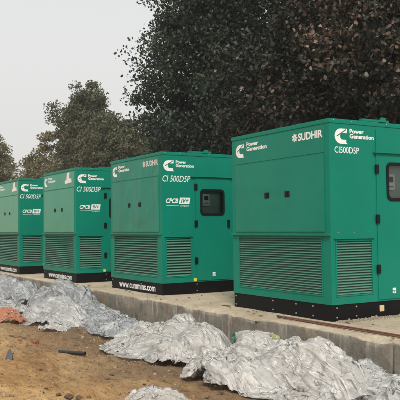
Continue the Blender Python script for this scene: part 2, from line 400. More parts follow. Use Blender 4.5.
# ------------------------------------------------------------------ generator sets
W_, D_, H_ = 2.16, 5.0, 2.5
def gridbox(bm, xs, ys, zs, holes_front=(), holes_side=(), rec=.09):
    """box surface as a cell grid; listed cells (front y=ys[0], side x=xs[-1]) become recesses"""
    vd = {}
    def vt(x, y, z):
        k = (round(x, 5), round(y, 5), round(z, 5))
        if k not in vd: vd[k] = bm.verts.new(k)
        return vd[k]
    def quad(a, b, c, d, mi=0):
        f = bm.faces.new((vt(*a), vt(*b), vt(*c), vt(*d))); f.material_index = mi
    def inh(h, a0, a1, b0, b1):
        return any(p0-1e-6 <= a0 and a1 <= p1+1e-6 and q0-1e-6 <= b0 and b1 <= q1+1e-6 for p0, p1, q0, q1 in h)
    xa, xb, ya, yb, za, zb = xs[0], xs[-1], ys[0], ys[-1], zs[0], zs[-1]
    for i in range(len(xs)-1):
        for k in range(len(zs)-1):
            if not inh(holes_front, xs[i], xs[i+1], zs[k], zs[k+1]):
                quad((xs[i], ya, zs[k]), (xs[i+1], ya, zs[k]), (xs[i+1], ya, zs[k+1]), (xs[i], ya, zs[k+1]))
            quad((xs[i], yb, zs[k]), (xs[i], yb, zs[k+1]), (xs[i+1], yb, zs[k+1]), (xs[i+1], yb, zs[k]))
        for j in range(len(ys)-1):
            quad((xs[i], ys[j], zb), (xs[i+1], ys[j], zb), (xs[i+1], ys[j+1], zb), (xs[i], ys[j+1], zb))
            quad((xs[i], ys[j], za), (xs[i], ys[j+1], za), (xs[i+1], ys[j+1], za), (xs[i+1], ys[j], za))
    for j in range(len(ys)-1):
        for k in range(len(zs)-1):
            quad((xa, ys[j], zs[k]), (xa, ys[j], zs[k+1]), (xa, ys[j+1], zs[k+1]), (xa, ys[j+1], zs[k]))
            if not inh(holes_side, ys[j], ys[j+1], zs[k], zs[k+1]):
                quad((xb, ys[j], zs[k]), (xb, ys[j+1], zs[k]), (xb, ys[j+1], zs[k+1]), (xb, ys[j], zs[k+1]))
    def cutlist(c, a, b): return [q for q in c if a-1e-6 <= q <= b+1e-6]
    for p0, p1, q0, q1 in holes_front:
        cx, cz = cutlist(xs, p0, p1), cutlist(zs, q0, q1)
        for a, b in zip(cx, cx[1:]):
            for z in (q0, q1): quad((a, ya, z), (b, ya, z), (b, ya+rec, z), (a, ya+rec, z))
        for a, b in zip(cz, cz[1:]):
            for x in (p0, p1): quad((x, ya, a), (x, ya, b), (x, ya+rec, b), (x, ya+rec, a))
        for a, b in zip(cx, cx[1:]):
            for c, d in zip(cz, cz[1:]): quad((a, ya+rec, c), (b, ya+rec, c), (b, ya+rec, d), (a, ya+rec, d), 1)
    for hn, (p0, p1, q0, q1) in enumerate(holes_side):
        cy, cz = cutlist(ys, p0, p1), cutlist(zs, q0, q1)
        for a, b in zip(cy, cy[1:]):
            for z in (q0, q1): quad((xb, a, z), (xb, b, z), (xb-rec, b, z), (xb-rec, a, z))
        for a, b in zip(cz, cz[1:]):
            for y in (p0, p1): quad((xb, y, a), (xb, y, b), (xb-rec, y, b), (xb-rec, y, a))
        for a, b in zip(cy, cy[1:]):
            for c, d in zip(cz, cz[1:]): quad((xb-rec, a, c), (xb-rec, b, c), (xb-rec, b, d), (xb-rec, a, d), 1+hn)

def front_xf(p):   # (along, out, up) on the end face -> corner space
    return (p[0], -p[1], p[2])
def side_xf(p):    # on the long side
    return (p[1], p[0], p[2])
def text_bm(txt, x0, x1, z0, z1, face, base, shear=0.0, off=.012, depth=.0004):
    cu = bpy.data.curves.new('t', 'FONT'); cu.body = txt; cu.extrude = 0.0; cu.offset = off
    cu.shear = shear; cu.resolution_u = 3; cu.space_line = .86
    o = bpy.data.objects.new('t', cu); COL.objects.link(o)
    dg = bpy.context.evaluated_depsgraph_get(); dg.update()
    me = bpy.data.meshes.new_from_object(o.evaluated_get(dg))
    bpy.data.objects.remove(o); bpy.data.curves.remove(cu)
    co = np.array([v.co[:] for v in me.vertices]); mn, mxv = co.min(0), co.max(0)
    bm = bmesh.new(); bm.from_mesh(me); bpy.data.meshes.remove(me)
    for v in bm.verts:
        u = x0+(v.co.x-mn[0])/(mxv[0]-mn[0])*(x1-x0); q = z0+(v.co.y-mn[1])/(mxv[1]-mn[1])*(z1-z0)
        v.co = face((u, base, q))
    r = bmesh.ops.extrude_face_region(bm, geom=bm.faces[:])
    d = Vector(face((0, depth, 0)))
    for g in r['geom']:
        if isinstance(g, bmesh.types.BMVert): g.co += d
    for f in bm.faces: f.smooth = False
    return bm
def poly_bm(bm, pts, face, base, depth=.0016, mi=0):
    lo = [bm.verts.new(face((a, base, b))) for a, b in pts]
    hi = [bm.verts.new(face((a, base+depth, b))) for a, b in pts]
    f = bm.faces.new(hi); f.material_index = mi
    n = len(pts)
    for i in range(n):
        g = bm.faces.new((lo[i], lo[(i+1) % n], hi[(i+1) % n], hi[i])); g.material_index = mi
def c_mark(face, x, z, w, h, base):
    bm = bmesh.new(); P = []
    P += [(1, .98), (.98, .70), (.66, .70)]
    for a in np.linspace(math.pi/2, 3*math.pi/2, 9): P.append((.60+.17*math.cos(a), .485+.215*math.sin(a)))
    P += [(.92, .27), (.92, .10), (1.03, 0)]
    for a in np.linspace(-math.pi/2, -math.pi*1.5, 15): P.append((.50+.50*math.cos(a), .49+.49*math.sin(a)))
    P.append((.80, .98))
    poly_bm(bm, [(x+a*w, z+b*h) for a, b in P][::-1], face, base)
    # the slanting script line running across the upper arm
    poly_bm(bm, [(x+a*w, z+b*h) for a, b in [(.14, .50), (.17, .44), (.93, .90), (.90, .96)]][::-1], face, base+.0016, .0008, 1)
    return bm
def emblem_bm(face, cx, cz, r, base):
    bm = bmesh.new()
    for k in range(7):
        a = k*2*math.pi/7
        pts = []
        for q in range(8):
            b = q*2*math.pi/8
            u, v_ = .52*r+.42*r*math.cos(b), .22*r*math.sin(b)
            pts.append((cx+u*math.cos(a)-v_*math.sin(a+.0), cz+u*math.sin(a)+v_*math.cos(a)))
        poly_bm(bm, pts[::-1], face, base)
    return bm

def sheet_bm(x0, x1, y0, y1, z0, z1, bev=.006):
    bm = bmesh.new(); box(bm, x0, x1, y0, y1, z0, z1, bev); return bm
def rrect(a0, a1, b0, b1, r, n=5):
    P = []
    for cx, cy, s in ((a1-r, b1-r, 0), (a0+r, b1-r, 1), (a0+r, b0+r, 2), (a1-r, b0+r, 3)):
        for k in range(n+1):
            t_ = (s+k/n)*math.pi/2; P.append((cx+r*math.cos(t_), cy+r*math.sin(t_)))
    return P

SH = Vector((W_/2, -D_/2, 0))     # corner space -> local space of the Empty
def make_set(k, corner, label, p):
    root = empty('generator_set', (corner[0]-W_/2, corner[1]+D_/2, 0))
    tag(root, label, 'generator', 'green generator sets lined up side by side on the concrete slab')
    def add(name, bm, mat, parent=root, smooth=False, lab=None):
        me = bm_mesh(name, bm, smooth)
        me.transform(Matrix.Translation(SH)); o = link(name, me, mat, parent)
        if lab: o['label'] = lab
        return o
    rnd = random.Random(k)
    seam = p['seam']; wy0, wy1, wz0, wz1 = p['win']
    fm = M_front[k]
    zb = .205
    lf = (-2.01, -.155, .30, 1.035); ls = (.07, seam-.075, .30, 1.0)
    xs = [-W_, lf[0], lf[1], 0]; ys = sorted([0, ls[0], ls[1], wy0, wy1, D_]); zs = sorted([zb, .30, 1.0, 1.035, wz0, wz1, 2.442])
    bm = bmesh.new(); gridbox(bm, xs, ys, zs, [lf], [ls, (wy0, wy1, wz0, wz1)])
    es = [e for e in bm.edges if len(e.link_faces) == 2 and e.calc_face_angle(0) > .5 and
          all((abs(v.co.x) < 1e-4 or abs(v.co.x+W_) < 1e-4) and (abs(v.co.y) < 1e-4 or abs(v.co.y-D_) < 1e-4) for v in e.verts)]
    bmesh.ops.bevel(bm, geom=es, offset=.014, segments=3, affect='EDGES')
    body = add('canopy', bm, [M_side, M_dark, M_recess])
    # roof cap with flange and lugs
    bm = bmesh.new(); box(bm, -W_-.007, .007, -.007, D_+.007, 2.443, 2.5, .008)
    roof = add('roof', bm, M_side)
    bm = bmesh.new()
    box(bm, -.060, .004, .56, 1.02, 2.501, 2.532, .004); add('roof_flange', bm, M_side)
    bm = bmesh.new(); box(bm, -.060, .004, 3.9, 4.4, 2.501, 2.532, .004)
    add('roof_flange', bm, M_side)
    for yy in (.90, 4.1):
        bm = bmesh.new(); poly_bm(bm, [(yy-.07, 2.503), (yy+.06, 2.503), (yy+.05, 2.56), (yy-.02, 2.565)][::-1], side_xf, .005, .012)
        add('lifting_lug', bm, M_side)
    for yy in (.06, .36, .96):
        bm = bmesh.new(); box(bm, -.001, .013, yy, yy+.016, 2.472, 2.486, .003); add('bolt', bm, M_steel, roof)
    # skid
    bm = bmesh.new(); box(bm, -W_+.008, -.008, .008, D_-.008, 0.0, zb, .006)
    skid = add('base_skid', bm, M_black)
    for x in ([-.70, -.36, -2.1, -1.2] if k == 0 else [-2.1]):
        for z in (.045, .165):
            bm = bmesh.new(); box(bm, x-.009, x+.009, -.003, .010, z-.009, z+.009, .003); add('bolt', bm, M_steel, skid)
    for y in ((.08, .40) if k == 0 else (.70,)):
        for z in (.05, .165):
            bm = bmesh.new(); box(bm, -.010, .003, y-.009, y+.009, z-.009, z+.009, .003); add('bolt', bm, M_steel, skid)
    # front upper cover
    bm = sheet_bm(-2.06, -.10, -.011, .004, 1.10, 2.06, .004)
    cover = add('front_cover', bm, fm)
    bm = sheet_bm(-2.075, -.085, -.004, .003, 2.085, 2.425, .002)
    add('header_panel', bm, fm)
    bm = bmesh.new(); box(bm, -W_-.004, .004, -.030, -.0005, 1.050, 1.078, .005)
    add('drip_ledge', bm, M_side)
    for x in (-1.288, -.835):
        bm = bmesh.new(); box(bm, x-.050, x+.050, -.018, -.010, 1.560, 1.640, .006); box(bm, x-.018, x+.022, -.024, -.017, 1.575, 1.625, .003)
        add('latch', bm, M_rubber, cover)
    # louvres: frame + pressed blades
    def louvre(name, a0, a1, z0, z1, n, face):
        bm = bmesh.new(); fr = .018
        def fb(u0, u1, o0, o1, q0, q1):
            c0, c1 = face((u0, o0, q0)), face((u1, o1, q1))
            box(bm, min(c0[0], c1[0]), max(c0[0], c1[0]), min(c0[1], c1[1]), max(c0[1], c1[1]), q0, q1)
        fb(a0+.001, a1-.001, -.05, .006, z0+.001, z0+fr); fb(a0+.001, a1-.001, -.05, .006, z1-fr, z1-.001)
        fb(a0+.001, a0+fr, -.05, .006, z0+fr, z1-fr); fb(a1-fr, a1-.001, -.05, .006, z0+fr, z1-fr)
        f_ = add(name, bm, M_side)
        bm = bmesh.new(); pz = (z1-z0-2*fr)/n
        for i in range(n):
            zc = z0+fr+pz*i; t_ = .0025
            # cross-section of one blade: slopes outward and down, with a rolled lower lip
            dz_ = rnd.uniform(-.0015, .0015); zc += dz_; dp = p['blade']
            prof = [(-dp, zc+pz*1.0), (-.003, zc+pz*.30), (.0015, zc+pz*.18), (-.003, zc+pz*.09), (-.007, zc+pz*.19), (-.010, zc+pz*.30), (-dp-.004, zc+pz*.97)]
            jit = rnd.uniform(-.0012, .0012)
            A = [bm.verts.new(face((a0+fr, o_+jit, z_))) for o_, z_ in prof]
            B = [bm.verts.new(face((a1-fr, o_+rnd.uniform(-.0012, .0012), z_))) for o_, z_ in prof]
            for q in range(len(prof)): bm.faces.new((A[q], A[(q+1) % 7], B[(q+1) % 7], B[q]))
        # vertical stiffener behind the blades
        add('louvre_blades', bm, M_slat, f_)
    louvre('front_louvre', lf[0], lf[1], lf[2], lf[3], p['nf'], front_xf)
    louvre('side_louvre', ls[0], ls[1], ls[2], ls[3], p['ns'], side_xf)
    bm = bmesh.new(); box(bm, -.001, .022, ls[0]-.02, ls[1]+.02, 1.008, 1.020, .003)
    add('louvre_hood', bm, M_side)
    # door with window
    dy0, dy1, dz0, dz1 = seam+.008, p['door'], .228, 2.405
    bm = bmesh.new(); t0, t1 = .0005, .010
    outer = [(dy0, dz0), (dy1, dz0), (dy1, dz1), (dy0, dz1)]
    wcut = (wy0+.004, wy1-.004, wz0+.004, wz1-.004)
    for a0, a1, b0, b1 in ((dy0, wcut[0], dz0, dz1), (wcut[1], dy1, dz0, dz1), (wcut[0], wcut[1], dz0, wcut[2]), (wcut[0], wcut[1], wcut[3], dz1)):
        box(bm, t0, t1, a0, a1, b0, b1)
    bmesh.ops.remove_doubles(bm, verts=bm.verts, dist=1e-5)
    door = add('door', bm, M_side)
    bm = bmesh.new()
    o_ = rrect(wy0-.028, wy1+.028, wz0-.028, wz1+.028, .075); i_ = rrect(wy0+.012, wy1-.012, wz0+.012, wz1-.012, .05)
    n = len(o_); ring = []
    for pts, d in ((o_, .0105), (o_, .020), (i_, .020), (i_, -.02)):
        ring.append([bm.verts.new(side_xf((a, d, b))) for a, b in pts])
    for q in range(3):
        for j in range(n): bm.faces.new((ring[q][j], ring[q][(j+1) % n], ring[q+1][(j+1) % n], ring[q+1][j]))
    win = add('window', bm, M_rubber, door)
    bm = bmesh.new(); pts = rrect(wy0+.006, wy1-.006, wz0+.006, wz1-.006, .05)
    f = bm.faces.new([bm.verts.new(side_xf((a, .004, b))) for a, b in pts])
    add('window_pane', bm, M_glass, door)
    cy, cz = p['ctl']
    bm = bmesh.new(); box(bm, -.088, -.045, cy, cy+.15, cz, cz+.21, .012)
    box(bm, -.0455, -.042, cy+.03, cy+.12, cz+.10, cz+.18, .003, 1)
    for i in range(3): box(bm, -.0455, -.040, cy+.03+.033*i, cy+.053+.033*i, cz+.035, cz+.058, .002, 1)
    add('controller', bm, [M_ctrl, M_screen])
    for z in p['hinges']:
        bm = bmesh.new(); box(bm, .0105, .030, seam-.022, seam+.040, z-.056, z+.056, .008)
        add('hinge', bm, M_rubber, door)
    bm = bmesh.new(); box(bm, .0105, .034, p['door']-.065, p['door']-.02, p['hinges'][1]-.075, p['hinges'][1]+.065, .008)
    add('handle', bm, M_rubber, door)
    bm = bmesh.new(); box(bm, .0105, .040, seam-.05 if k == 0 else seam-.10, p['door']+.06, p['gut'], p['gut']+.012, .003)
    add('rain_gutter', bm, M_side)
    for a, b in ((p['door']+.28, 3.2), (3.26, 4.8)):
        add('rear_door', sheet_bm(.0005, .010, a, b, .228, 2.405, .003), M_side)
    for yy in np.arange(.12, dy0-.1, .26):
        bm = bmesh.new(); box(bm, .0002, .004, yy, yy+.010, 1.085, 1.095, .002); add('rivet', bm, M_steel)
    # lettering
    sh = p['tshift']; zt = p['tz']
    b2 = c_mark(side_xf, .09+sh, 2.19+zt, .205, .195, .0006); add('logo_mark', b2, [M_white, M_teal_v])
    pg = text_bm('Power\nGeneration', .335+sh, seam-.02, 2.265+zt, 2.385+zt, side_xf, .0006, off=.035)
    add('lettering', pg, M_white)
    if k == 0:
        add('model_lettering', text_bm('CI500D5P', .085, .49, 2.075, 2.155, side_xf, .0006, off=.006), M_white)
    else:
        add('model_lettering', text_bm('CI 500D5P', .02, .58, 1.975, 2.085, side_xf, .0006, shear=.25, off=.004), M_white)
        add('badge_lettering', text_bm('CPCB', .085, .33, 1.60, 1.685, side_xf, .0006, shear=.3, off=.03), M_white)
        bm = bmesh.new(); poly_bm(bm, [(.345, 1.585), (.555, 1.585), (.575, 1.70), (.365, 1.70)][::-1], side_xf, .0006); bd = add('badge_plate', bm, M_white)
        add('badge_lettering', text_bm('IV+', .385, .535, 1.605, 1.682, side_xf, .0024, shear=.2, off=.025, depth=.001), M_teal_v, bd)
        bm = text_bm('Compliant', .36, .55, 1.535, 1.570, side_xf, .0006, off=.01)
        poly_bm(bm, [(.09, 1.553), (.345, 1.560), (.345, 1.567), (.09, 1.560)][::-1], side_xf, .0006)
        add('badge_lettering', bm, M_white)
    fb = .0046
    b2 = c_mark(front_xf, -2.045, 2.175, .205, .195, fb); add('logo_mark', b2, [M_white, M_teal_v])
    add('lettering', text_bm('Power\nGeneration', -1.775, -1.285, 2.255, 2.385, front_xf, fb, off=.035), M_white)
    if k < 2:
        mt = M_white if k == 0 else M_pink
        add('dealer_emblem', emblem_bm(front_xf, -.665, 2.325, .062, fb), mt)
        add('dealer_lettering', text_bm('SUDHIR', -.595, -.115, 2.275, 2.375, front_xf, fb, off=.03), mt)
    else:
        bm = bmesh.new()  # irregular off-white outline approximating an unreadable mark
        x0 = -.64 if k == 2 else -.62
        poly_bm(bm, [(x0, 2.17), (x0+.40, 2.19), (x0+.37, 2.275), (x0+.25, 2.285), (x0+.27, 2.42), (x0+.12, 2.41), (x0+.09, 2.27), (x0-.02, 2.235)], front_xf, fb, .003)
        add('white_mark', bm, M_offw, lab='unreadable white mark high on the end panel')
    if k > 0:
        add('website_lettering', text_bm('www.cummins.com', -1.80, -.28, .045, .165, front_xf, -.0078, off=.022), M_white, skid)
        bm = bmesh.new(); poly_bm(bm, rrect(seam-.045, seam+.015, .215, .275, .02), side_xf, .0108 if False else .0006, .012)
        add('tag', bm, M_yel)
    else:
        bm = bmesh.new(); poly_bm(bm, rrect(.80, .88, .075, .155, .008), side_xf, -.0078, .003); add('tag', bm, M_tan, skid)
    bm = bmesh.new(); c0 = 1.02
    poly_bm(bm, rrect(c0, c0+.060, .335, .365, .008), side_xf, .0102, .0006)
    poly_bm(bm, rrect(c0, c0+.060, .295, .328, .008), side_xf, .0102, .0006)
    poly_bm(bm, rrect(c0+.014, c0+.046, .305, .318, .003), side_xf, .0109, .0003, 1)
    add('safety_sticker', bm, [M_white, M_teal_v], door)
    return root
P0 = dict(seam=.768, win=(.975, 1.45, 1.515, 1.96), door=1.62, hinges=(1.895, 1.255, .617), gut=2.10, ctl=(1.01, 1.63), nf=22, ns=20, blade=.027, tshift=0, tz=0)
P1 = dict(seam=.672, win=(.80, 1.26, 1.41, 1.83), door=1.41, hinges=(1.895, 1.24, .585), gut=2.07, ctl=(.86, 1.56), nf=16, ns=14, blade=.040, tshift=-.05, tz=-.03)
CX = [0, -4.309, -7.981, -11.741]; CY = [0, -.05, -.20, -.30]
LAB = ['nearest generator set, smooth end cover and dealer name, bolts along its black base',
       'second generator set from the right, wavy reflections on its end cover beside its windowed door',
       'third generator set from the right, sky reflection painted pale into its end panel, between two others',
       'farthest generator set at the left end of the row, partly out of the picture']
for k in range(4): make_set(k, (CX[k], CY[k]), LAB[k], P0 if k == 0 else P1)

# ------------------------------------------------------------------ crumpled plastic, by a small cloth relaxation
def relax(cx, cy, ang, L, Wd, slack, bumps, seed, n=96, iters=190, cmp_=.18, amp=1.0, zoff=.0, fold=.12, wall=True, hug=.6):
    rg = np.random.default_rng(seed); seed0 = int(abs(cx)*10)
    nx = n; ny = max(12, int(n*Wd/L))
    s = L*slack/nx
    u, v = np.meshgrid(np.linspace(-.5, .5, nx), np.linspace(-.5, .5, ny), indexing='ij')
    fl = np.c_[u.ravel()*3+seed, v.ravel()*3]
    edge = 1+.30*fbm(np.c_[np.cos(np.arctan2(v, u)).ravel()*1.4+seed, np.sin(np.arctan2(v, u)).ravel()*1.4], 3, seed)
    m = np.maximum(np.abs(u), np.abs(v)).ravel()*2; r = np.hypot(u, v).ravel()*2+1e-9
    rr = (1-hug)*1+hug*(m/r)
    px = u.ravel()*L*edge*rr; py = v.ravel()*Wd*edge*rr
    px += fold*L*.25*fbm(fl*1.3, 3, seed+1); py += fold*Wd*.5*fbm(fl*1.3+9, 3, seed+2)
    c, s_ = math.cos(ang), math.sin(ang)
    P = np.stack([cx+c*px-s_*py, cy+s_*px+c*py, np.zeros_like(px)], -1)
    def hf_exact(x, y):
        g0 = GZ+.012+.02*vnoise(np.c_[x.ravel()*3, y.ravel()*3], 5).reshape(x.shape)
        acc = np.zeros(x.shape)
        for bx, by, bh, br, bs, ba in bumps:   # position, height, radii, angle
            dx, dy = x-bx, y-by; ca, sa = math.cos(ba), math.sin(ba)
            q = ((ca*dx+sa*dy)/(br*1.45))**2+((-sa*dx+ca*dy)/(bs*1.30))**2
            acc = acc+(bh*np.clip(1-q, 0, 1)**1.1)**3.5
        hh = acc**(1/3.5)*(1+.16*vnoise(np.c_[x.ravel()*4.3, y.ravel()*4.3], seed0).reshape(x.shape))
        return g0+np.maximum(hh+zoff*np.clip(hh*8, 0, 1), 0)
    # height of what lies below, sampled once on a 2 cm raster
    hw = max(L, Wd)*.9+.3; gx = np.arange(cx-hw, cx+hw, .02); gy = np.arange(cy-hw, cy+hw, .02)
    GX, GY = np.meshgrid(gx, gy, indexing='ij'); HM = hf_exact(GX, GY)
    def hf(x, y):
        a_ = np.clip((x-gx[0])/.02, 0, len(gx)-2.001); b_ = np.clip((y-gy[0])/.02, 0, len(gy)-2.001)
        i_ = a_.astype(int); j_ = b_.astype(int); a_ = a_-i_; b_ = b_-j_
        return (HM[i_, j_]*(1-a_)+HM[i_+1, j_]*a_)*(1-b_)+(HM[i_, j_+1]*(1-a_)+HM[i_+1, j_+1]*a_)*b_
    P[:, 2] = hf(P[:, 0], P[:, 1])+.10+.16*fbm(fl*2.6, 3, seed+3)*1.0+.05
    P = P.reshape(nx, ny, 3); Vv = np.zeros_like(P)
    cons = []
    for di, dj, rest, k in ((1, 0, s, 1), (0, 1, s, 1), (1, 1, s*1.414, .6), (1, -1, s*1.414, .6), (2, 0, 2*s, .06), (0, 2, 2*s, .06)):
        cons.append((di, dj, rest, k))
    def sl(di, dj):
        a = (slice(0, nx-di), slice(0, ny-dj) if dj >= 0 else slice(-dj, ny))
        b = (slice(di, nx), slice(dj, ny) if dj >= 0 else slice(0, ny+dj))
        return a, b
    th = np.linspace(-np.pi, np.pi, 181); tw = 1+.20*fbm(np.c_[np.cos(th)*1.5+seed*3.1, np.sin(th)*1.5], 4, seed)
    for it in range(iters):
        old = P.copy()
        Vv[..., 2] -= .003
        P = P+Vv
        for sub in range(4):
            acc = np.zeros_like(P)
            for di, dj, rest, k in cons:
                a, b = sl(di, dj); d = P[b]-P[a]; ln = np.linalg.norm(d, axis=-1, keepdims=True)+1e-9
                st = 1-rest/ln; cr = d*np.where(st < 0, st*cmp_, st)*.5*k; acc[a] += cr; acc[b] -= cr
            P += acc*.42
            h = hf(P[..., 0], P[..., 1]); below = P[..., 2] < h
            P[..., 2] = np.where(below, h, P[..., 2])
            qx = P[..., 0]-cx; qy = P[..., 1]-cy; lx = (c*qx+s_*qy)/(L*.5); ly = (-s_*qx+c*qy)/(Wd*.5)
            rr_ = (np.abs(lx)**2.6+np.abs(ly)**2.6)**(1/2.6); lim = np.interp(np.arctan2(ly, lx), th, tw)
            kf = np.where(rr_ > lim, 1-.5*(1-lim/(rr_+1e-9)), 1)
            P[..., 0] = cx+qx*kf; P[..., 1] = cy+qy*kf
            if wall:
                inw = (P[..., 1] > -.525) & (P[..., 2] < .0)
                P[..., 1] = np.where(inw, -.525, P[..., 1])
        Vv = (P-old)*.90
        sp = np.linalg.norm(Vv, axis=-1, keepdims=True); Vv *= np.minimum(1, .02/(sp+1e-9))
        low = P[..., 2] < hf(P[..., 0], P[..., 1])+.004
        Vv[low] *= .4
    # refine the sheet once (four point scheme), then press crisp creases into it
    def up(A):
        E_ = np.concatenate([2*A[:1]-A[1:2], A, 2*A[-1:]-A[-2:-1]], 0)
        mid = (-E_[:-3]+9*E_[1:-2]+9*E_[2:-1]-E_[3:])/16
        o_ = np.empty((A.shape[0]*2-1,)+A.shape[1:]); o_[::2] = A; o_[1::2] = mid; return o_
    P = up(P); P = np.swapaxes(up(np.swapaxes(P, 0, 1)), 0, 1); nx, ny = P.shape[:2]
    u, v = np.meshgrid(np.linspace(-.5, .5, nx), np.linspace(-.5, .5, ny), indexing='ij')
    du = np.gradient(P, axis=0); dv = np.gradient(P, axis=1); nn = np.cross(du, dv); nn /= np.linalg.norm(nn, axis=-1, keepdims=True)+1e-9
    uv = np.c_[u.ravel()*L*slack, v.ravel()*Wd*slack]
    wv = uv+.07*np.c_[fbm(uv*1.6, 2, seed+5), fbm(uv*1.6+5, 2, seed+6)]
    cre = np.zeros(len(uv)); main = np.pi/2+rg.uniform(-.25, .25)
    for q in range(16):
        an = main+rg.normal(0, .38)+(np.pi/2 if q % 6 == 0 else 0); per_ = .07*2**rg.uniform(0, 2.8); ph = rg.uniform(0, 1)
        tt = (wv[:, 0]*np.cos(an)+wv[:, 1]*np.sin(an))/per_+ph+.35*vnoise(uv*2.0+q*3.1, seed+q)
        asym = rg.uniform(.15, .85); fr_ = tt-np.floor(tt); tri = np.where(fr_ < asym, fr_/asym, (1-fr_)/(1-asym))
        msk = np.clip(vnoise(uv*(1.6+.12/per_)+q*7.7, seed+q)*2.2-.1, 0, 1)
        cre += (tri-.5)*min(per_, .22)*.10*amp*msk
    for q in range(7):
        an = main+rg.normal(0, .22); per_ = rg.uniform(.10, .24)
        w2 = uv+.16*np.c_[fbm(uv*.9+q, 2, seed+q), fbm(uv*.9+5+q, 2, seed+6)]
        tt = (w2[:, 0]*np.cos(an)+w2[:, 1]*np.sin(an))/per_
        fr_ = np.abs((tt-np.floor(tt))*2-1)
        al = np.c_[(uv[:, 0]*np.sin(an)-uv[:, 1]*np.cos(an))*.9, (uv[:, 0]*np.cos(an)+uv[:, 1]*np.sin(an))*4]
        msk = np.clip(vnoise(al+q*5.1, seed+30+q)*2.4-.5, 0, 1)
        cre += np.clip(fr_*1.6-.8, 0, 1)**1.4*.030*amp**.5*msk
    P = P+nn*(cre.reshape(nx, ny, 1))
    qx = P[..., 0]-cx; qy = P[..., 1]-cy; lx = (c*qx+s_*qy)/(L*.5); ly = (-s_*qx+c*qy)/(Wd*.5)
    rr_ = (np.abs(lx)**2.6+np.abs(ly)**2.6)**(1/2.6)/np.interp(np.arctan2(ly, lx), th, tw)
    fz = np.clip((1.03-rr_)/.24, 0, 1); fz = fz**.6; gl = GZ+.012
    free = P[..., 1] < -.70          # film may hang against the slab, elsewhere its rim lies on the soil
    P[..., 2] = np.where(free & wall | (not wall), gl+(P[..., 2]-gl)*(.06+.94*fz), P[..., 2])
    hh = hf(P[..., 0], P[..., 1])*0+GZ+.012; P[..., 2] = np.maximum(P[..., 2], hh)
    I = np.arange(nx*ny).reshape(nx, ny)
    Q = np.stack([I[:-1, :-1], I[1:, :-1], I[1:, 1:], I[:-1, 1:]], -1).reshape(-1, 4)
    ca_, sa_ = math.cos(main), math.sin(main)
    UVc = np.c_[uv[:, 0]*ca_+uv[:, 1]*sa_, -uv[:, 0]*sa_+uv[:, 1]*ca_]+seed*1.37
    return P.reshape(-1, 3), Q, UVc
def plastic(name, layers, mat, label, cat='plastic sheet', group=None):
    Vs, Qs, Us, o = [], [], [], 0
    for L in layers:
        V, Q, U_ = relax(**L); Vs.append(V); Us.append(U_); Qs.append(Q+o); o += len(V)
    V = np.concatenate(Vs); c = np.array([V[:, 0].mean(), V[:, 1].mean(), GZ])
    me = npmesh(name, V-c, np.concatenate(Qs), True)
    ul = me.uv_layers.new(name='sheet'); li = np.empty(len(me.loops), np.int32); me.loops.foreach_get('vertex_index', li)
    ul.data.foreach_set('uv', np.concatenate(Us)[li].astype(np.float32).ravel())
    ob = link(name, me, mat, loc=tuple(c))
    return tag(ob, label, cat, group)
GP = 'discarded plastic sheets heaped along the foot of the slab'
bA = [(-.35, -1.50, .26, .30, .24, .3), (.0, -1.10, .41, .40, .36, .3), (.55, -1.05, .43, .45, .34, 0), (.95, -.98, .41, .36, .30, 0), (.30, -1.62, .24, .50, .30, .25), (1.30, -.95, .30, .35, .28, 0)]
plastic('plastic_sheet', [
    dict(cx=.47, cy=-1.30, ang=.30, L=2.45, Wd=1.40, slack=1.25, bumps=bA, seed=3, n=150, zoff=.02),
    dict(cx=.45, cy=-1.28, ang=.30, L=2.35, Wd=1.30, slack=1.40, bumps=bA, seed=8, n=130, zoff=-.01, amp=1.5),
    dict(cx=.45, cy=-1.25, ang=.30, L=1.8, Wd=.85, slack=1.8, bumps=bA, seed=9, n=90, zoff=-.16, amp=1.8)],
    M_film_w, 'largest white polythene heap in the right foreground, below the nearest generator', group=GP)
bA2 = [(1.35, -.78, .27, .40, .22, .0), (1.75, -.72, .22, .3, .18, 0)]
plastic('plastic_sheet', [
    dict(cx=1.48, cy=-.84, ang=.10, L=1.15, Wd=.60, slack=1.35, bumps=bA2, seed=14, n=90),
    dict(cx=1.46, cy=-.84, ang=.10, L=1.05, Wd=.52, slack=1.6, bumps=bA2, seed=16, n=70, zoff=-.02, amp=1.6)],
    M_film_c, 'thin clear film trailing from the big white heap at the right edge', group=GP)
bB = [(-1.95, -1.02, .40, .55, .34, .1), (-1.30, -1.02, .40, .42, .32, .1), (-2.55, -1.2, .30, .40, .30, 0), (-1.75, -1.50, .24, .45, .26, .1), (-1.15, -1.50, .22, .35, .26, .2), (-2.9, -1.45, .12, .4, .25, 0)]
plastic('plastic_sheet', [
    dict(cx=-1.85, cy=-1.32, ang=.10, L=2.5, Wd=1.30, slack=1.28, bumps=bB, seed=21, n=150, zoff=.01),
    dict(cx=-1.8, cy=-1.28, ang=.1, L=2.35, Wd=1.2, slack=1.5, bumps=bB, seed=25, n=120, zoff=-.02, amp=1.6),
    dict(cx=-1.8, cy=-1.25, ang=.1, L=1.8, Wd=.8, slack=1.8, bumps=bB, seed=26, n=90, zoff=-.15, amp=1.8)],
    M_film_w, 'crumpled white polythene heap in the middle, right of the grey film', group=GP)
bC = [(-4.6, -.95, .26, .7, .34, -.05), (-3.8, -1.0, .20, .5, .3, 0), (-5.3, -.9, .32, .5, .3, 0)]
plastic('plastic_sheet', [
    dict(cx=-4.35, cy=-1.05, ang=-.02, L=2.7, Wd=.95, slack=1.3, bumps=bC, seed=31, n=130, amp=1.2),
    dict(cx=-4.3, cy=-1.0, ang=0, L=2.4, Wd=.80, slack=1.6, bumps=bC, seed=35, n=90, zoff=-.03, amp=1.6)],
    M_film_g, 'low grey clear film lying between the middle heap and the tall left heap', group=GP)
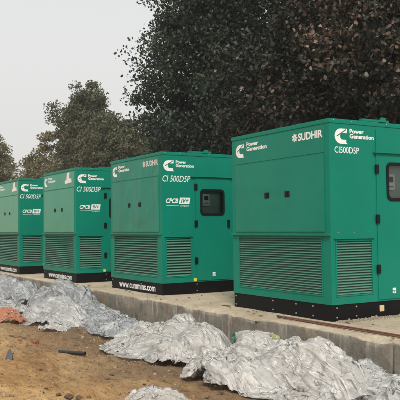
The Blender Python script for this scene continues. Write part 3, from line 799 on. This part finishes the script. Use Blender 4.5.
bD = [(-6.1, -1.25, .38, .50, .36, .1), (-5.4, -1.35, .36, .45, .34, .1), (-6.5, -1.5, .26, .4, .3, 0), (-5.2, -1.7, .18, .4, .3, .2)]
plastic('plastic_sheet', [
    dict(cx=-5.75, cy=-1.42, ang=.12, L=2.3, Wd=1.2, slack=1.28, bumps=bD, seed=41, n=130),
    dict(cx=-5.7, cy=-1.38, ang=.12, L=2.1, Wd=1.05, slack=1.55, bumps=bD, seed=45, n=100, zoff=-.03, amp=1.6)],
    M_film_c, 'milky white film heap left of centre, beside the orange sheet', group=GP)
bE = [(-6.9, -.85, .68, .60, .32, 0), (-6.1, -.80, .55, .5, .28, 0), (-7.8, -.95, .46, .6, .35, 0)]
plastic('plastic_sheet', [
    dict(cx=-6.8, cy=-.92, ang=.02, L=2.9, Wd=.88, slack=1.28, bumps=bE, seed=51, n=130),
    dict(cx=-6.7, cy=-.90, ang=0, L=2.5, Wd=.78, slack=1.6, bumps=bE, seed=55, n=90, zoff=-.04, amp=1.6)],
    M_film_g, 'dull grey film piled up to the slab edge behind the milky heap', group=GP)
bF = [(-10.6, -1.0, .52, 1.2, .42, 0), (-9.3, -.9, .45, .8, .36, 0)]
plastic('plastic_sheet', [dict(cx=-10.3, cy=-.98, ang=.0, L=4.0, Wd=.95, slack=1.15, bumps=bF, seed=61, n=120, amp=.7),
    dict(cx=-10.3, cy=-.98, ang=.0, L=3.6, Wd=.8, slack=1.4, bumps=bF, seed=62, n=80, zoff=-.03)],
    M_film_g, 'smooth bluish grey film farthest away at the left edge, against the slab', group=GP)
bG = [(-8.2, -1.65, .16, .7, .35, 0)]
plastic('plastic_sheet', [dict(cx=-8.2, cy=-1.65, ang=.1, L=2.2, Wd=.8, slack=1.35, bumps=bG, seed=66, n=100)],
    M_film_c, 'pale film spread on the ground behind the orange sheet at the left edge', group=GP)
bO = [(-6.30, -2.20, .26, .30, .24, .3), (-5.95, -2.18, .18, .3, .20, .3)]
plastic('orange_sheet', [dict(cx=-6.2, cy=-2.2, ang=.3, L=.95, Wd=.58, slack=1.4, bumps=bO, seed=71, n=90, wall=False)],
    M_film_o, 'crumpled orange plastic sheet on the ground at the left edge', 'plastic sheet')
bH = [(-4.75, -1.80, .06, .35, .18, .4)]
plastic('plastic_sheet', [dict(cx=-4.72, cy=-1.85, ang=.45, L=.75, Wd=.34, slack=1.08, bumps=bH, seed=77, n=50, wall=False)],
    M_film_w, 'small flat white sheet on the soil in front of the milky heap', group=GP)
bI = [(.61, -2.70, .09, .30, .20, .4)]
plastic('plastic_sheet', [dict(cx=.62, cy=-2.73, ang=.5, L=.72, Wd=.40, slack=1.5, bumps=bI, seed=83, n=70, wall=False)],
    M_film_w, 'small white plastic scrap cut off by the bottom edge of the picture', group=GP)

# ------------------------------------------------------------------ small things on the soil and the slab
def gz(x, y): return float(ground_h(np.array([x]), np.array([y]))[0])
def stone(name, x, y, z, sx, sy, sz, seed, mat, label, cat='stone', cone=0, group=None):
    bm = bmesh.new(); bmesh.ops.create_icosphere(bm, subdivisions=3, radius=1)
    for v in bm.verts:
        p = v.co.copy(); d = 1+.30*mnoise.noise(p*1.3+Vector((seed, 0, 0)))+.10*mnoise.noise(p*4+Vector((0, seed, 0)))
        v.co = p*d
        t_ = (v.co.z+1)/2
        if cone: v.co.x *= 1-cone*t_; v.co.y *= 1-cone*t_
        v.co.x *= sx; v.co.y *= sy; v.co.z *= sz
    return tag(link(name, bm_mesh(name, bm), mat, loc=(x, y, z+sz*.7)), label, cat, group)
M_pipe = plain('black_pvc', (.02, .02, .021), .45)
M_brick = plain('brick', (.24, .085, .05), .9, var=.3, vs=20)
M_stone = plain('grey_stone', (.085, .085, .09), .85, var=.3, vs=14)
M_clod = plain('dark_clod', (.10, .065, .04), .95, var=.35, vs=20)
M_rust = plain('rusty_steel', (.13, .055, .035), .85, var=.4, vs=25)
M_green_s = plain('green_scrap', (.02, .17, .10), .4)
M_yg = plain('yellow_green_scrap', (.55, .62, .10), .5)
bm = bmesh.new()
a = Vector((-.17, -.11, 0)); b = Vector((.17, .13, .004))
tube(bm, [a, a.lerp(b, .5)+Vector((.004, -.004, 0)), b], .023, 14, False); tube(bm, [b, a.lerp(b, .5)+Vector((.004, -.004, 0)), a], .019, 14, False)
tag(link('pipe_offcut', bm_mesh('pipe_offcut', bm), M_pipe, loc=(-2.44, -2.42, gz(-2.44, -2.42)+.020)), 'short black plastic pipe lying on the sand', 'pipe')
stone('stone', -2.70, -3.17, gz(-2.70, -3.17)-.01, .085, .07, .085, 5, M_stone, 'dark pointed stone standing on the sand at the left', cone=.72)
for i, (x, y, s_) in enumerate([(-3.72, -2.50, .055), (-3.95, -2.66, .032)]):
    stone('brick_fragment', x, y, gz(x, y)-.02, s_*1.3, s_, s_*.8, 9+i, M_brick,
          ['larger red brick fragment on the soil below the milky film heap', 'smaller red brick fragment left of the larger one on the soil'][i], 'brick', group='broken bits of brick')
bm = bmesh.new(); tube(bm, [(-.3, -.12, 0), (-.1, -.03, .012), (.1, .02, .005), (.28, .14, .01)], [.010, .012, .010, .006], 6)
tag(link('stick', bm_mesh('stick', bm), M_twig, loc=(-4.15, -2.55, gz(-4.15, -2.55)+.01)), 'thin dry stick lying beside the red brick fragments', 'stick')
# two rusty rods on the slab
def rod(p0, p1, label, sag):
    bm = bmesh.new(); p0, p1 = Vector(p0), Vector(p1); c = (p0+p1)/2
    pts = []
    for i in range(15):
        q = p0.lerp(p1, i/14); q.y += sag*math.sin(i/14*math.pi*1.3); pts.append(q-c)
    tube(bm, pts, .0095, 8)
    tag(link('rebar', bm_mesh('rebar', bm), M_rust, loc=tuple(c)), label, 'steel rod', 'rusty rods lying on the slab edge')
rod((-.80, -.235, .017), (2.6, -.20, .017), 'rusty steel rod on the slab, the one nearer the generator', .012)
rod((-.70, -.300, .017), (2.6, -.275, .017), 'rusty steel rod on the slab, the one nearer the slab edge', -.008)
# dry leaves blown over the soil and the slab
def litter():
    rg = np.random.default_rng(17); n = 420
    x = rg.uniform(-9, 3, n); y = rg.uniform(-5, .9, n); on = y > -.48; keep = (y < -.56) | on; x, y, on = x[keep], y[keep], on[keep]
    z = np.where(on, .006, ground_h(x, y)+.006); n = len(x); V = []
    for i in range(n):
        a = rg.uniform(0, 6.28); s_ = rg.uniform(.018, .045); c, s2 = math.cos(a), math.sin(a)
        for px, py, pz in ((-1, 0, 0), (-.2, -.45, .25), (.5, -.35, .3), (1.1, 0, .1), (.5, .35, .35), (-.2, .45, .2)):
            V.append((x[i]+(px*c-py*s2)*s_, y[i]+(px*s2+py*c)*s_, z[i]+pz*s_*rg.uniform(.3, 1)))
    I = np.arange(n)[:, None]*6; Q = np.concatenate([I+np.array([[0, 1, 2, 3]]), I+np.array([[0, 3, 4, 5]])], 1).reshape(-1, 4)
    tag(link('leaf_litter', npmesh('leaf_litter', V, Q), M_leaf_dry), 'dry leaves scattered on the soil and slab', kind='stuff')
litter()
# rubble beside the nearest skid
def gravel(name, pts, sizes, mat, seed, **kw):
    rg = np.random.default_rng(seed)
    bm = bmesh.new(); bmesh.ops.create_icosphere(bm, subdivisions=1, radius=1)
    bv = np.array([v.co[:] for v in bm.verts]); bf = np.array([[v.index for v in f.verts] for f in bm.faces]); bm.free()
    Vs, Fs = [], []
    for i, (p, s_) in enumerate(zip(pts, sizes)):
        d = bv*(1+.35*rg.uniform(-1, 1, (len(bv), 1)))*s_*rg.uniform(.6, 1.3, 3)
        Vs.append(d+p); Fs.append(bf+i*len(bv))
    return tag(link(name, npmesh(name, np.concatenate(Vs), np.concatenate(Fs)), mat), **kw)
rg = np.random.default_rng(4)
n = 1500; x = .01+rg.exponential(.04, n); y = rg.uniform(.05, 1.15, n); 
pts = np.c_[x, y, np.full(n, .004)]
gravel('rubble', pts, rg.exponential(.0035, n)+.0025, plain('pale_rubble', (.27, .225, .16), .95, var=.3, vs=40), 1, kind='stuff', label='pale mortar crumbs along the base of the nearest generator set')
n = 9000; x = rg.uniform(-9, 3.2, n); y = rg.uniform(-5.0, -.55, n)
gravel('gravel', np.c_[x, y, ground_h(x, y)], rg.exponential(.0045, n)+.0025, plain('gravel_grit', (.27, .185, .11), .95, var=.5, vs=15), 2, kind='stuff', label='small stones and grit scattered over the sandy soil')
CL = ['largest dark clod of soil in the cluster at the bottom left', 'second largest soil clod, right of the largest one in the bottom left cluster',
      'small soil clod left of the largest one in the bottom left cluster', 'smallest soil clod, at the right end of the bottom left cluster']
for i, (u, v_, s_) in enumerate([(.0, 0, .042), (.11, .07, .032), (-.12, -.06, .028), (.19, .14, .020)]):
    x, y = -.20+u, -3.30+v_
    stone('soil_clod', x, y, gz(x, y)-.012, s_*1.3, s_, s_*.8, 20+i, M_clod, CL[i], 'soil clod', group='dark clods of soil at the bottom edge')
plastic('green_scrap', [dict(cx=-1.10, cy=-.70, ang=.7, L=.20, Wd=.13, slack=1.5, bumps=[(-1.10, -.68, .32, .08, .06, 0)], seed=91, n=26, wall=True, zoff=0)],
    M_film_t, 'small green plastic scrap poking out between the two white heaps', 'scrap')
plastic('yellow_scrap', [dict(cx=.14, cy=-.98, ang=.2, L=.20, Wd=.12, slack=1.2, bumps=[(.14, -.98, .44, .30, .25, 0)], seed=93, n=30, wall=False, zoff=0)],
    M_film_y, 'yellow green scrap caught on the big white polythene heap', 'scrap')
bm = bmesh.new(); box(bm, -.09, .09, -.03, .03, 0, .012, .004)
tag(link('steel_shim', bm_mesh('steel_shim', bm), M_rust, loc=(-2.27, -.06, .001)), 'small rusty steel plate by the left corner of the nearest generator', 'steel plate')

# ------------------------------------------------------------------ trees
def leaves_mesh(name, C, size, rg, fold=.35, elong=1.25, droop=.5):
    n = len(C)
    # leaf frame: random direction, hanging a little
    d = rg.normal(size=(n, 3)); d[:, 2] -= droop; d /= np.linalg.norm(d, axis=1, keepdims=True)
    a = np.cross(d, rg.normal(size=(n, 3))); a /= np.linalg.norm(a, axis=1, keepdims=True)
    b = np.cross(d, a)
    s = size*rg.uniform(.6, 1.25, (n, 1))
    base = C-d*s*.5*elong; tip = C+d*s*.5*elong; mid = C-d*s*.10
    l = mid+a*s*.42+b*s*fold*.4; r = mid-a*s*.42+b*s*fold*.4
    dr = d*s*.26; w2 = .34
    l2 = mid+dr*1.4+a*s*w2+b*s*fold*.25; r2 = mid+dr*1.4-a*s*w2+b*s*fold*.25
    l = l-dr*.35; r = r-dr*.35
    V = np.stack([base, r, r2, tip, l2, l], 1).reshape(-1, 3)
    i = np.arange(n)[:, None]*6
    T = np.concatenate([i+np.array([[0, 1, 2, 3]]), i+np.array([[0, 3, 4, 5]])], 1).reshape(-1, 4)
    return npmesh(name, V, T)
def tree(name, x, y, trunk_h, lobes, nclump, per, leaf, crad, seed, leafmat, label, trunk_r=.22, zg=GZ, cat='tree', group='trees behind the generator sets', extra=None, hang=.5, barkmat=None, elong=1.25):
    rg = np.random.default_rng(seed); rnd = random.Random(seed)
    root = empty(name, (x, y, zg)); tag(root, label, cat, group)
    bmk = barkmat or M_bark
    # clump centres in lobes (ellipsoids); denser to the outside
    C = []
    wts = np.array([l[3]*l[4]*l[5] for l in lobes]); wts = wts/wts.sum()
    for l, wt in zip(lobes, wts):
        m = max(3, int(nclump*wt)); v = rg.normal(size=(m, 3)); v /= np.linalg.norm(v, axis=1, keepdims=True)
        rad = rg.uniform(.12, 1.0, (m, 1))**.45
        rough = 1+.22*fbm(v*1.8+seed, 3, seed)[:, None]
        C.append(np.array(l[:3])+v*rad*rough*np.array(l[3:6]))
    C = np.concatenate(C); C = C[C[:, 2] > .6]
    cr = crad*rg.uniform(.55, 1.3, len(C))
    L = []
    for c, r in zip(C, cr):
        m = int(per*rg.uniform(.5, 1.4)); v = rg.normal(size=(m, 3)); v /= np.linalg.norm(v, axis=1, keepdims=True)
        q = c+v*r*rg.uniform(0, 1, (m, 1))**.55*np.array([1.15, 1.15, .75]); L.append(q)
    L = np.concatenate(L)
    link('crown', leaves_mesh('crown', L, leaf, rg, elong=elong, droop=hang), leafmat, root)
    # trunk and limbs
    bm = bmesh.new(); top = Vector((rnd.uniform(-.3, .3), rnd.uniform(-.3, .3), trunk_h))
    tube(bm, [(0, 0, -.3), (.02, 0, .3), (top*.5)+Vector((.12, -.06, 0)), top], [trunk_r*1.5, trunk_r*1.1, trunk_r*.9, trunk_r*.75], 12)
    link('trunk', bm_mesh('trunk', bm), bmk, root)
    bm = bmesh.new()
    idx = rg.choice(len(C), min(len(C), 130), replace=False)
    mains = []
    for l in lobes:
        e = Vector(l[:3]); m_ = top.lerp(e, .5)+Vector((rnd.uniform(-.4, .4), rnd.uniform(-.4, .4), .3))
        tube(bm, [top-Vector((0, 0, .2)), m_, e], [trunk_r*.6, trunk_r*.38, trunk_r*.18], 8, False); mains.append((m_, e))
    for i in idx:
        c = Vector(C[i]); best = min((p for m_ in mains for p in (m_[0], m_[0].lerp(m_[1], .5), m_[1])), key=lambda p: (p-c).length)
        mid = best.lerp(c, .5)+Vector((rnd.uniform(-.25, .25), rnd.uniform(-.25, .25), rnd.uniform(0, .3)))
        r0 = trunk_r*rnd.uniform(.12, .22)
        tube(bm, [best, mid, c], [r0, r0*.6, r0*.25], 5, False)
    link('branches', bm_mesh('branches', bm), bmk, root)
    return root
# lobes: x,y,z (relative to trunk foot), rx,ry,rz
tree('broadleaf_tree', -18.0, 9.6, 3.2, [(.6, 0, 7.5, 4.2, 3.2, 4.2), (-1.6, 0, 9.0, 2.6, 2.2, 2.2), (2.0, .5, 11.5, 4.8, 3.4, 3.6), (-3.2, -.3, 7.0, 2.4, 1.8, 1.5), (-2.0, 0, 5.0, 2.7, 2.2, 2.2), (3.6, 0, 5.5, 3.6, 2.8, 3.6), (-.6, .5, 3.6, 4.0, 2.6, 2.2), (-2.6, 0, 11.9, 1.9, 1.6, 1.5), (-4.9, 0, 7.9, .8, .8, .7), (-3.8, 0, 10.2, .7, .7, .6), (-1.2, 0, 13.4, 2.2, 2, 1.4)],
     1000, 120, .108, .72, 11, M_leaf_dark, 'large dark broadleaf tree behind the second generator set, its left crown edge against the sky', .34)
tree('broadleaf_tree', -9.3, 8.4, 2.4, [(0, 0, 6.2, 3.6, 2.4, 3.2), (-2.6, -.2, 5.6, 2.4, 2.0, 2.8), (3.0, 0, 6.4, 3.2, 2.2, 2.8), (0, .2, 3.4, 4.0, 2.0, 1.8), (.6, .2, 9.6, 3.6, 2.4, 2.4)],
     600, 100, .110, .58, 23, M_leaf_brown, 'brown tinged broadleaf tree right behind the nearest generator set', .26, barkmat=M_twig)
tree('broadleaf_tree', -9.5, 12.2, 3.2, [(0, 0, 6.5, 5.5, 3.0, 5.0), (4.5, .5, 8.5, 4.5, 2.8, 4.4), (-4, 0, 7.0, 4, 2.6, 3.6), (-1, 0, 10.2, 2.6, 2, 1.6)],
     620, 95, .17, .90, 37, M_leaf_dark, 'dark broadleaf tree in the back, filling the space behind the brown tinged tree', .32)
tree('broadleaf_tree', -1.5, 10.0, 2.6, [(0, 0, 6.0, 3.8, 2.6, 3.8), (-2.5, 0, 8.5, 3.2, 2.4, 3.0), (2, 0, 9, 3, 2.4, 3)],
     360, 90, .135, .75, 41, M_leaf_dark, 'dark broadleaf tree farthest right, behind the right end of the nearest generator', .26)
# trees farther off at the left
tree('small_leaved_tree', -46, 15.5, 3.0, [(0, 0, 8.2, 3.2, 2.6, 4.2), (-2.6, 0, 8.6, 1.8, 1.6, 1.6), (3.6, 0, 7.2, 3.6, 2.6, 3.2), (-.2, 0, 11.2, 2.0, 1.6, 2.0), (1, 0, 4.5, 5, 2.6, 2.6)],
     900, 115, .125, .62, 51, M_leaf_olive, 'tallest olive tree of the far group, its feathery top against the sky left of centre', .3, group='far trees at the left', elong=1.7)
tree('small_leaved_tree', -37, 14.0, 2.4, [(0, 0, 6.3, 3.6, 2.4, 2.4), (3, 0, 5.6, 3, 2, 2.6), (-3, 0, 4.6, 2.6, 2, 2.0), (1.5, 0, 3.2, 5, 2, 2)],
     700, 110, .12, .60, 57, M_leaf_olive, 'darker rounded tree between the tall olive tree and the dark broadleaf tree', .24, group='far trees at the left', elong=1.6)
tree('small_leaved_tree', -56, 15.0, 2.6, [(0, 0, 6.2, 2.6, 2, 2.6), (1.5, 0, 9.0, .9, .8, 1.6), (-2, 0, 4.2, 2.4, 2, 2.2), (3, 0, 5.0, 3, 2, 2.4)],
     330, 80, .15, .60, 63, M_leaf_light, 'sparse light olive tree with a thin top, third from the left edge', .2, group='far trees at the left', elong=1.7)
tree('small_leaved_tree', -62, 12.2, 2.6, [(0, 0, 7.4, 2.8, 2.4, 2.8), (-2.6, 0, 9.0, 2.4, 2.2, 2.4), (-1, 0, 4.2, 4.5, 2, 2.6)],
     420, 90, .15, .66, 69, M_leaf_light, 'light olive tree at the left edge of the picture above the farthest generator', .24, group='far trees at the left', elong=1.6)
tree('dry_shrub', -24.5, 10.2, 1.0, [(0, 0, 3.0, 2.6, 1.4, 1.6), (-2.6, 0, 2.6, 2.2, 1.3, 1.4), (2, 0, 2.6, 2, 1.2, 1.4)],
     150, 45, .12, .55, 75, M_leaf_dry, 'dry brownish shrub at the foot of the large dark tree', .08, cat='shrub', group='dry shrubs', barkmat=M_twig, elong=1.6)
# undergrowth that closes the view between the sets
def under():
    rg = np.random.default_rng(90); n = 42000
    x = rg.uniform(-52, 3, n); y = 8.2+rg.normal(0, .5, n)+np.clip(-(x+20)*.12, 0, 4); 
    hmax = 1.7+.7*fbm(np.c_[x*.35, y*.1], 3, 7); z = GZ+.05+rg.uniform(0, 1, n)**.8*(hmax)
    tag(link('undergrowth', leaves_mesh('undergrowth', np.c_[x, y, z], .17, rg), M_leaf_dark), 'low dark undergrowth below the trees behind the generator sets', kind='stuff')
under()

# ------------------------------------------------------------------ haze in the air
m = bpy.data.materials.new('haze'); m.use_nodes = True; t = m.node_tree; t.nodes.clear()
pv = t.nodes.new('ShaderNodeVolumePrincipled'); pv.inputs['Density'].default_value = .0007; pv.inputs['Color'].default_value = (.93, .94, .95, 1)
mo = t.nodes.new('ShaderNodeOutputMaterial'); t.links.new(pv.outputs[0], mo.inputs['Volume'])
bm = bmesh.new(); box(bm, -3100, 1600, -1600, 3100, -1.6, 24)
tag(link('haze', bm_mesh('haze', bm), m), 'thin grey haze in the air', kind='stuff')
